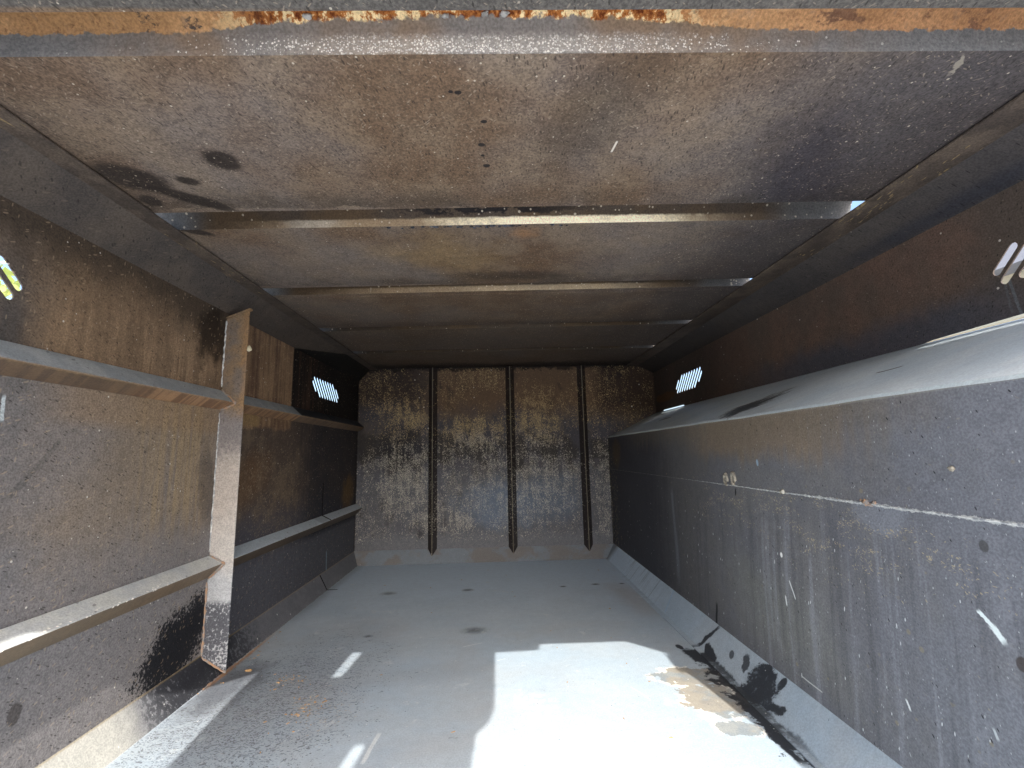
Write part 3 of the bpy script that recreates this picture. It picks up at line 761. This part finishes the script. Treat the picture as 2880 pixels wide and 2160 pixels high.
# slotted vents
def slot(cy0, cz0, cy1, cz1, r, n=6):
    a = math.atan2(cz1-cz0, cy1-cy0); P = []
    for k in range(n+1):
        t = a-math.pi/2+math.pi*k/n; P.append((cy1+r*math.cos(t), cz1+r*math.sin(t)))
    for k in range(n+1):
        t = a+math.pi/2+math.pi*k/n; P.append((cy0+r*math.cos(t), cz0+r*math.sin(t)))
    return P
def vent_slots(y8, zt, zb, pitch, r=.0125):
    H = []
    for i in range(-1, 9):
        yt = y8-(8-i)*pitch; t0, t1 = (.23, .76) if i in (-1, 8) else (0, 1)
        f = lambda t: (yt+.139*t, zt+(zb-zt)*t)
        (ya, za), (yb, zb_) = f(t0), f(t1)
        d = .7*r
        H.append(slot(ya+d, za-d, yb-d, zb_+d, r))
    return H
def wall(name, x, outer, vents, off, mat, parent, slits=[]):
    holes = []
    for (y8, zt, zb, pitch) in vents:
        ya, yb = y8-9.6*pitch, y8+.16
        holes.append([(ya, zb-.03), (yb, zb-.03), (yb, zt+.03), (ya, zt+.03)])
    w = MB().plate(outer, holes+slits, lambda y, z: (x, y, z), off).build(name, mat, parent)
    for v, h in zip(vents, holes):
        MB().plate(h, vent_slots(*v), lambda y, z: (x, y, z), off).build('vent', mat, w)
    return w
VL = [(1.216, .607, .465, .0546), (3.467+8*.0546, .607, .465, .0546)]
VR = [(1.25, .642, .497, .0511), (3.504+8*.0511, .642, .497, .0511)]
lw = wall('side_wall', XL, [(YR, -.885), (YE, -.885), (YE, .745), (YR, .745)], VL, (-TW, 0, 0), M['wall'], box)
for P in ([(XL, 3.73, -.20), (XL, 3.73, -.445)], [(XL+.001, 3.692, .43), (XL+.001, 3.696, .35)], [(XL+.003, 3.729, -.889), (-1.318, 3.73, -.998), (-1.24, 3.735, ZF)], [(-1.376, 3.7305, -.446), (-1.3055, 3.7305, -.482)]):
    MB().tube(P, .0035, 5, .2).build('joint_gap', M['dark'], box)

# right side: upper wall with light leaking under it, boxed-out lower side with a sloped ledge
ZL = .370
MB_outer = [(YR, ZL), (.86, ZL), (.88, ZL+.018), (1.28, ZL+.018), (1.60, ZL+.009), (1.66, ZL), (3.86, ZL), (3.88, ZL+.013), (4.36, ZL+.013), (4.38, ZL),
            (YE, ZL), (YE, .785), (YR, .785)]
rw = wall('side_wall', XR, MB_outer, VR, (TW, 0, 0), M['upper'], box)

YB = .875
def wav(y): return .0012*math.sin(y*5.1+.7)+.0008*math.sin(y*11.3)+.0006*math.sin(y*23.0+2)
def buck(y, t): return (.0045*math.sin(y*3.7+t*2.1)+.003*math.sin(y*7.9-t*3.3+1))*math.sin(math.pi*min(1, max(0, t)))
def sheet(p0, p1, nrm, edge0, edge1, n=64, k=8, back=T):
    """a thin panel from y = YB to the bulkhead between two lines, slightly dished, with a solid back"""
    m = MB(); nrm = Vector(nrm)
    for i in range(n+1):
        y = YB+(YE-YB)*i/n
        for j in range(k+1):
            t = j/k
            p = Vector((p0[0]+(p1[0]-p0[0])*t, y, p0[1]+(p1[1]-p0[1])*t+(edge0(y)*(1-t)+edge1(y)*t)))+nrm*buck(y, t)
            m.v.append(tuple(p))
    N = len(m.v)
    m.v += [tuple(Vector(v)-nrm*back) for v in m.v[:N]]
    w = k+1
    for i in range(n):
        for j in range(k):
            a = i*w+j
            m.f.append((a, a+1, a+w+1, a+w)); m.f.append((N+a, N+a+w, N+a+w+1, N+a+1))
        for j, a in ((0, i*w), (k, i*w+k)):
            m.f.append((a, a+w, N+a+w, N+a) if j == 0 else (a, N+a, N+a+w, a+w))
    for i in (0, n):
        for j in range(k):
            a = i*w+j; m.f.append((a, N+a, N+a+1, a+1))
    return m
zero = lambda y: 0.0
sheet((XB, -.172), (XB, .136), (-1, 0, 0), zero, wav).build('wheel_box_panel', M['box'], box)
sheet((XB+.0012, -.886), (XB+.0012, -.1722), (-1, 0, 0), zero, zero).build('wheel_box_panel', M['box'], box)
sheet((XB, .1361), (XB+.005, .146), (-.9, 0, .43), wav, wav, 64, 1).build('wheel_box_edge', M['ledge'], box)
sheet((XB+.005, .146), (XR+.004, .374), (-.415, 0, .91), wav, zero).build('wheel_box_ledge', M['ledge'], box)
MB().slab([(XB+.013, YB+.002, ZF), (XR+.05, YB+.002, ZF), (XR+.05, YB+.002, .36), (XR-.02, YB+.002, .352), (XB+.013, YB+.002, .13)], (0, T, 0)).build('wheel_box_end', M['outer'], box)
bd = MB(); pts = []; y = YB
while y < YE-.01:
    pts.append((XB-.001, y, -.1725+random.uniform(-.0012, .0012))); y += random.uniform(.008, .025)
bd.tube(pts, [.0013+.0014*max(0, 1-abs(p[1]-1.0)/1.6) for p in pts], 5, .6).build('weld_seam', M.get('bead', M['rail']), box)

# roof edge strips and chamfer panels
MB().slab([(XL, YR, .745), (XL, YE, .745), (-1.262, YE, .866), (-1.262, YR, .866)], (-.008, 0, .008)).build('chamfer_panel', M.get('chamf', M['wall']), box)
MB().slab([(XR, YR, .785), (XR, YE, .785), (1.43, YE, .868), (1.43, YR, .868)], (.006, 0, .01)).build('chamfer_panel', M.get('chamfr', M['upper']), box)
MB().box((-1.285, YR, .860), (-1.2, YE, .8695)).build('roof_rail', M['strip'], box, bevel=.003)
MB().box((1.332, YR, .860), (1.452, YE, .8695)).build('roof_rail', M['strip'], box, bevel=.003)

# roof sheets with pressed channels between them, the channels open at both ends
CH = [(.791, .892, -.016), (1.529, 1.655, -.025), (2.275, 2.383, -.031), (3.022, 3.118, -.034), (3.754, 3.848, -.028)]   # near lip, far lip, and how far out of square
XA, XZ = -1.30, 1.385
edges = [(.52, 0)]+[q for c in CH for q in ((c[0], c[2]), (c[1], c[2]))]+[(YE+.03, 0)]
for i in range(0, len(edges), 2):
    (a, ka), (b, kb) = edges[i], edges[i+1]
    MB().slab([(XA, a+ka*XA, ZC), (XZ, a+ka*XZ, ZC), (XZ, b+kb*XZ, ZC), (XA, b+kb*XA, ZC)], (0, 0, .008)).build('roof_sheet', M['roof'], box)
MB().slab([(-1.199, 2.424+.031*1.199, ZC-.0035), (1.331, 2.424-.031*1.331, ZC-.0035), (1.331, 3.021-.034*1.331, ZC-.0035), (-1.199, 3.021+.034*1.199, ZC-.0035)], (0, 0, .003)).build('roof_patch_sheet', M['roof'], box)
for i, (a, b, sk) in enumerate(CH):
    m = MB(); n = 18; yc, hw = (a+b)/2, (b-a)/2
    prof = []
    for k in range(n+1):
        t = math.pi*k/n; c, s_ = math.cos(t), math.sin(t); e = 2/2.4
        prof.append((yc-hw*math.copysign(abs(c)**e, c), ZC+.078*abs(s_)**e))
    for (yy, zz) in prof: m.v.append((XA, yy+sk*XA, zz)); m.v.append((XZ, yy+sk*XZ, zz))
    k0 = len(m.v)
    for (yy, zz) in prof:
        q = Vector((yy-yc, zz-ZC+.02)); q = q*(1+.008/max(q.length, .01))
        m.v.append((XA, yc+q.x+sk*XA, ZC-.02+q.y)); m.v.append((XZ, yc+q.x+sk*XZ, ZC-.02+q.y))
    for k in range(n):
        m.f.append((2*k, 2*k+1, 2*k+3, 2*k+2)); m.f.append((k0+2*k, k0+2*k+2, k0+2*k+3, k0+2*k+1))
        m.f.append((2*k, 2*k+2, k0+2*k+2, k0+2*k)); m.f.append((2*k+1, k0+2*k+1, k0+2*k+3, 2*k+3))
    m.build('roof_channel', M.get('channel0' if i == 0 else 'channel', M['channel']), box, smooth=True)

# bulkhead with three folded ribs
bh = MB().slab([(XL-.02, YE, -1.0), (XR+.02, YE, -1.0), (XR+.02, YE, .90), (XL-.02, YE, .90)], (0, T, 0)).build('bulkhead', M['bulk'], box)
for x in (-.638, .133, .860):
    m = MB(); h = .045
    m.v = [(x-h, YE+.002, .872), (x, YE-h, .872), (x+h, YE+.002, .872), (x-h, YE+.002, -.884), (x, YE-h, -.949), (x+h, YE+.002, -.884)]
    m.f = [(0, 1, 4, 3), (1, 2, 5, 4), (2, 0, 3, 5), (0, 2, 1), (3, 4, 5)]
    m.build('rib', M.get('rib', M['bulk']), bh, bevel=.004)

# two folded rails and the post on the left wall
def rail(zt, zr, zb, y0, y1):
    m = MB(); n = 1
    m.v = [(XL+.001, y0, zt), (-1.306, y0, zr), (XL+.001, y0, zb), (XL+.001, y1, zt), (-1.306, y1, zr), (XL+.001, y1, zb)]
    m.f = [(0, 1, 4, 3), (1, 2, 5, 4), (2, 0, 3, 5), (0, 2, 1), (3, 4, 5)]
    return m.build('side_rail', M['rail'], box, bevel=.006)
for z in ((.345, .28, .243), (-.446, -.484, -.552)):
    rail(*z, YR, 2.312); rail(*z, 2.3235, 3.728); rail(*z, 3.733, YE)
m = MB()
pf = [(XL+.001, .712), (-1.263, .758), (-1.263, -.962), (-1.30, -.945), (XL+.001, -.897)]
m.slab([(x, 2.314, z) for x, z in pf], (0, .009, 0))
post = m.build('wall_post', M['post'], box, bevel=.005)
MB().slab([(XL+.002, 2.309, .7125), (-1.258, 2.309, .7605), (-1.258, 2.309, .7695), (XL+.002, 2.309, .7215)], (0, .03, 0)).build('cap', M['post'], post, bevel=.003)
def bead(pts, r, parent, mat, jit=.4):
    P = []
    for a, b in zip(pts, pts[1:]):
        a, b = Vector(a), Vector(b); n = max(2, int((b-a).length/.014))
        for k in range(n): P.append(a.lerp(b, k/n)+Vector([random.uniform(-.0018, .0018) for _ in range(3)]))
    P.append(Vector(pts[-1]))
    return MB().tube(P, r, 5, jit).build('weld_bead', mat, parent, smooth=True)
WB = M.get('bead', M['rail']); WR = M.get('beadrust', M['rail'])
for zt, zr, zb in ((.345, .28, .243), (-.446, -.484, -.552)):
    bead([(XL+.004, 2.311, zt), (-1.303, 2.309, zr), (-1.299, 2.311, zr-.006), (XL+.004, 2.311, zb)], .005, post, WR)
bead([(XL+.003, 2.312, .70), (XL+.003, 2.312, .36)], .0035, post, WB)
bead([(XL+.003, 2.312, .23), (XL+.003, 2.312, -.43)], .003, post, WB)
bead([(XL+.003, 2.312, -.57), (XL+.003, 2.312, -.895), (-1.30, 2.312, -.945), (-1.262, 2.313, -.962)], .0045, post, WR)

bead([(XB-.001, YE-.004, -.88), (XB-.001, YE-.004, .13)], .004, bh, M.get('rib'))
bead([(XL+.003, YE-.004, -.88), (XL+.003, YE-.004, .74)], .004, bh, M.get('rib'))
bead([(XL+.02, YE-.003, .868), (XR-.12, YE-.003, .868)], .005, bh, M.get('rib'), .6)
bead([(-1.317, 4.48, ZF+.001), (-1.317, 2.5, ZF+.001)], .0028, box, WB, .6)
bead([(-1.30, 4.488, ZF+.001), (1.0, 4.488, ZF+.001)], .0028, box, M['skirt'], .6)
bead([(-1.317, 2.5, ZF+.001), (-1.317, 2.24, ZF+.001)], .0045, box, WR, .6)
# added unseen plates overhead, outlines cut to throw the floor's sun and shadow shapes
SZ = .905
def up(px, py): return (px+.443, py-2.257)      # where the sun's line through a floor point meets the plane of the roof
e = [up(*q) for q in ((-.025, 2.51), (.192, 2.522), (.205, 2.593), (.661, 2.592), (.85, 2.40))]+[(1.255, .15), (1.25, -.03), (1.39, -.03)]
MB().slab([(x, y, SZ-.02) for x, y in [(-1.33, .60), (-1.33, -.2), (-1.015, -.2), (-.955, -.15), (-.857, .003), (-.699, .132), (-.69, .345)]+e+[(1.66, .07), (1.66, .60)]], (0, 0, .01)).build('roof_edge_sun_mask', M['outer'], box)  # unseen roof edge, its outline drawn back from the floor's sun patch
MB().box((-1.33, -.85, SZ-.02), (-1.015, -.201, SZ+.02)).build('sun_mask_strip', M['outer'], box)  # added strip, keeps the sun off the left wall and rail
lf = [(-.69, .335), up(-1.142, 2.36), up(-1.137, 2.141), up(-1.103, 1.72), up(-1.09, 1.45), up(-.10, 1.45), up(-.096, 1.65), up(-.091, 1.80), up(-.045, 1.87), up(-.024, 1.962), up(-.025, 2.50), (.35, .335)]
MB().plate(lf, [slot(up(-.735, 2.55)[0], up(-.735, 2.55)[1], up(-.752, 2.29)[0], up(-.752, 2.29)[1], .026), slot(up(-.495, 1.745)[0], up(-.495, 1.745)[1], up(-.515, 1.55)[0], up(-.515, 1.55)[1], .022)],
           lambda x, y: (x, y, SZ+.004), (0, 0, .012)).build('sun_mask_leaf', M['outer'], box)  # added unseen leaf, its outline and slots shape the floor sun
MB().plate([(1.385, .02), up(.941, 2.20), up(.931, 1.803), up(.951, 1.589), up(.955, 1.35), (1.66, -.9), (1.66, .05)], [], lambda x, y: (x, y, SZ+.004), (0, 0, .012)).build('sun_mask_leaf', M['outer'], box)  # added unseen leaf, bounds the floor sun on the right

#@@LOOSE
# spatter and welding beads under the first channel, tar drips: a crust nobody could count
sp = MB()
for k in range(46):
    x = random.gauss(-.08, .17); yy = 1.660-.025*x+abs(random.gauss(0, .006))
    sp.lump((x, yy, ZC-.001), random.uniform(.003, .0065), (1.6, .8, .7), .3, 6, 4)
for k in range(16):
    x = random.uniform(-.38, .25); yy = 1.60-.025*x+random.uniform(0, .03)
    sp.lump((x, yy, ZC+.066), random.uniform(.003, .006), (1, .8, 1), .3, 6, 4)
tag(sp.build('weld_spatter', M['spatter'], box, smooth=True), kind='stuff')

def loose(name, pts, mat, label, cat, group=None, smooth=True):
    m = MB()
    for p in pts: m.lump(*p)
    return tag(m.build(name, mat, smooth=smooth), label, cat, group)
GR = 'dried mud spots on the rusty roof channel'
spots = [(-.254, .812, 1.0, 'largest grey mud spot, on the rust at the top, left of the middle'), (-.158, .832, 1.0, 'crusty grey mud spot with a ragged tail, just below the rust edge'),
         (-.097, .866, .62, 'small round mud spot in the row of three, left of the other two'), (-.012, .864, .62, 'small round mud spot in the middle of the row of three'),
         (.030, .864, .72, 'oval pale mud spot ringed with grey, right end of the row of three'), (-.395, .866, .75, 'round mud spot by itself on the grey slope, farthest left of all')]
for x, yy, k, lab in spots:
    m = MB(); hh = .872+.076*max(0.0, min(1.0, (.892-yy)/.03))**.35
    yy -= .016*x; m.lump((x, yy, min(hh, .951)-.002), .013*k, (1.0, .7, .5), .22, 9, 6)
    for j in range(3): m.lump((x+random.uniform(-.011, .011)*k, yy+random.uniform(-.006, .006), min(hh, .951)-.003), .006*k, (1.2, .8, .5), .3, 6, 4)
    tag(m.build('mud_spot', M['grey_lump'], smooth=True), lab, 'mud spot', GR)
for yy, zz, lab in ((2.232, -.147, 'pale mud dauber nest above the weld seam, the one farther from the camera'), (2.158, -.140, 'pale mud dauber nest above the weld seam, the one nearer the camera')):
    m = MB(); P = []
    for k in range(11):
        a = math.radians(250+k*31); P.append((XB-.003, yy+.016*math.cos(a), zz+.026*math.sin(a)))
    m.tube(P, [random.uniform(.006, .009) for _ in P], 6, .2).lump((XB, yy, zz), .014, (.35, 1, 1.3), .2, 8, 5)
    tag(m.build('mud_nest', M['lump'], smooth=True), lab, 'mud nest', 'mud nests on the wheel box')
loose('mud_lump', [((XB-.002, 1.79, -.168), .010, (.6, 1, 1), .3, 7, 5), ((XB-.002, 1.80, -.172), .008, (.6, 1.4, .8), .3, 6, 4)], M['lump'], 'small tan mud lump on the weld seam between nests and rusty clump', 'mud lump')
loose('mud_lump', [((XB-.001, 1.385, -.169), .009, (.5, 1.4, 1), .45, 8, 5), ((XB-.001, 1.370, -.173), .008, (.5, 1.6, .7), .45, 7, 5), ((XB-.001, 1.352, -.167), .007, (.5, 1.2, .8), .45, 6, 4), ((XB-.001, 1.40, -.165), .005, (.5, 1, 1), .45, 6, 4)], M['beadrust'], 'rusty crusted clump on the weld seam near the right of the photo', 'mud lump')
loose('mud_lump', [((XB-.001, 1.102, -.060), .007, (.6, 1.3, .9), .25, 7, 5)], M['lump'], 'brown mud lump alone on the grey panel above the weld seam', 'mud lump')
m = MB(); c0 = Vector((-1.258, 2.318, .555))
m.v = [tuple(c0+Vector(q)) for q in ((-.006, 0, .014), (.006, -.002, .018), (.014, 0, .004), (.02, -.004, -.008), (.002, 0, -.016), (-.008, -.002, -.008), (.004, -.014, .0), (.006, .006, .0))]
m.f = [(0, 1, 6), (1, 2, 6), (2, 3, 6), (3, 4, 6), (4, 5, 6), (5, 0, 6), (1, 0, 7), (2, 1, 7), (3, 2, 7), (4, 3, 7), (5, 4, 7), (0, 5, 7)]
tag(m.build('wood_chip', M['chip']), 'pale wood chip stuck to the edge of the wall post', 'wood chip')
cr = MB()
for k in range(95):
    q = random.random()
    if q < .5: x, yy = random.gauss(-.78, .05), random.gauss(2.06, .07)
    elif q < .75: x, yy = random.gauss(-.98, .05), random.gauss(2.28, .04)
    else: x, yy = random.uniform(-1.0, .9), random.uniform(1.7, 4.2)
    if random.random() < .12: x, yy = random.gauss(-1.28, .02), random.uniform(2.2, 2.9)
    a = random.uniform(0, 3.14); L = random.uniform(.003, .009); w_ = random.uniform(.0015, .003)
    d = Vector((math.cos(a), math.sin(a), 0)); e = Vector((-d.y, d.x, 0)); p = Vector((x, yy, ZF+.0003))
    cr.slab([p+d*L+e*w_*.4, p+e*w_, p-d*L, p-e*w_], (0, 0, random.uniform(.001, .003)))
tag(cr.build('wood_crumbs', M['ochre']), 'ochre wood crumbs scattered on the grey floor', 'wood crumbs', kind='stuff')
m = MB(); m.lump((-1.206, 2.405, ZF+.003), .012, (1.3, .8, .5), .3, 7, 5)
tag(m.build('wood_chip', M['ochre']), 'orange wood chip on the floor at the foot of the post', 'wood chip')
#@@LOOSEEND

# ------------------------------------------------------------------ what shows through the slots
gnd = MB(); gnd.slab([(-400, -400, -ZG), (400, -400, -ZG), (400, 400, -ZG), (-400, 400, -ZG)], (0, 0, -.2))
tag(gnd.build('ground', M['ground']), kind='structure')

#@@OUT
def leaf_tree(loc, h, r, mat, label, seed):
    rnd = random.Random(seed)
    t = thing('tree', loc, label, 'tree', 'trees beyond the left slots')
    m = MB(); x0, y0, z0 = loc
    m.tube([(x0, y0, z0), (x0+.05, y0, z0+h*.3), (x0-.05, y0+.1, z0+h*.62)], [.16, .11, .05], 8, .1)
    for k in range(7):
        a = k*2.4; b = Vector((x0, y0, z0+h*(.28+.05*k)))
        m.tube([b, b+Vector((math.cos(a)*r*.4, math.sin(a)*r*.4, h*.14)), b+Vector((math.cos(a)*r*.75, math.sin(a)*r*.75, h*.3))], [.06, .04, .015], 5, .1)
    m.build('trunk', M['bark'], t)
    cm = MB(); cl = []
    for k in range(46):
        while True:
            q = Vector((rnd.uniform(-1, 1), rnd.uniform(-1, 1), rnd.uniform(-1, 1)))
            if .25 < q.length < 1: break
        cl.append((Vector((x0+q.x*r, y0+q.y*r, z0+h*.60+q.z*h*.42)), rnd.uniform(.25, .5)))
    for c_, rr in cl:
        for k in range(60):
            d = Vector((rnd.gauss(0, 1), rnd.gauss(0, 1), rnd.gauss(0, .8))).normalized()*rr*rnd.random()**.4
            p = c_+d; u = Vector((rnd.uniform(-1, 1), rnd.uniform(-1, 1), rnd.uniform(-.6, .6))).normalized(); v = u.cross(Vector((rnd.uniform(-.5, .5), rnd.uniform(-.5, .5), 1))).normalized()
            s_ = rnd.uniform(.05, .10)
            cm.v += [tuple(p-u*s_), tuple(p+v*s_*.5), tuple(p+u*s_), tuple(p-v*s_*.5)]; b = len(cm.v); cm.f.append((b-4, b-3, b-2, b-1))
    o = cm.build('crown', mat, t)
leaf_tree((-6.2, 5.0, -ZG), 5.0, 1.7, M['leaf'], 'sunlit yellow-green tree seen through the near left slots', 3)
leaf_tree((-8.4, 7.2, -ZG), 4.6, 1.9, M['leaf2'], 'darker green tree beyond the yellow-green one, left of the box', 4)
leaf_tree((-4.6, 13.2, -ZG), 3.7, 1.5, M['leaf'], 'small yellow-green tree seen through the far left slots', 5)
hs = thing('house', (11.5, 9, -ZG), 'cream sided house with a grey roof, glimpsed through the right slots', 'house')
MB().box((9.0, 3.0, -ZG), (14.0, 15.0, 2.9)).build('wall', M['siding'], hs)
sd_ = MB()
for k in range(26):
    z0 = -ZG+.2*k; sd_.slab([(9.0, 3.0, z0), (8.94, 3.0, z0), (8.985, 3.0, z0+.199), (9.0, 3.0, z0+.199)], (0, 12.0, 0))
tag(sd_.build('siding_boards', M['siding'], hs), kind='stuff')
rm = MB(); rm.v = [(8.5, 2.6, 2.9), (14.5, 2.6, 2.9), (11.5, 2.6, 4.9), (8.5, 15.4, 2.9), (14.5, 15.4, 2.9), (11.5, 15.4, 4.9)]
rm.f = [(0, 1, 2), (5, 4, 3), (0, 2, 5, 3), (2, 1, 4, 5), (1, 0, 3, 4)]
rm.build('roof', M['roofing'], hs)
for y0 in (5.0, 9.0, 12.4):
    w_ = MB().box((8.90, y0, .2), (8.939, y0+1.2, 1.9)).build('window', M['siding'], hs)
    MB().box((8.885, y0+.08, .28), (8.899, y0+1.12, 1.82)).build('pane', M['glassy'], w_)
#@@OUTEND
# ------------------------------------------------------------------ end
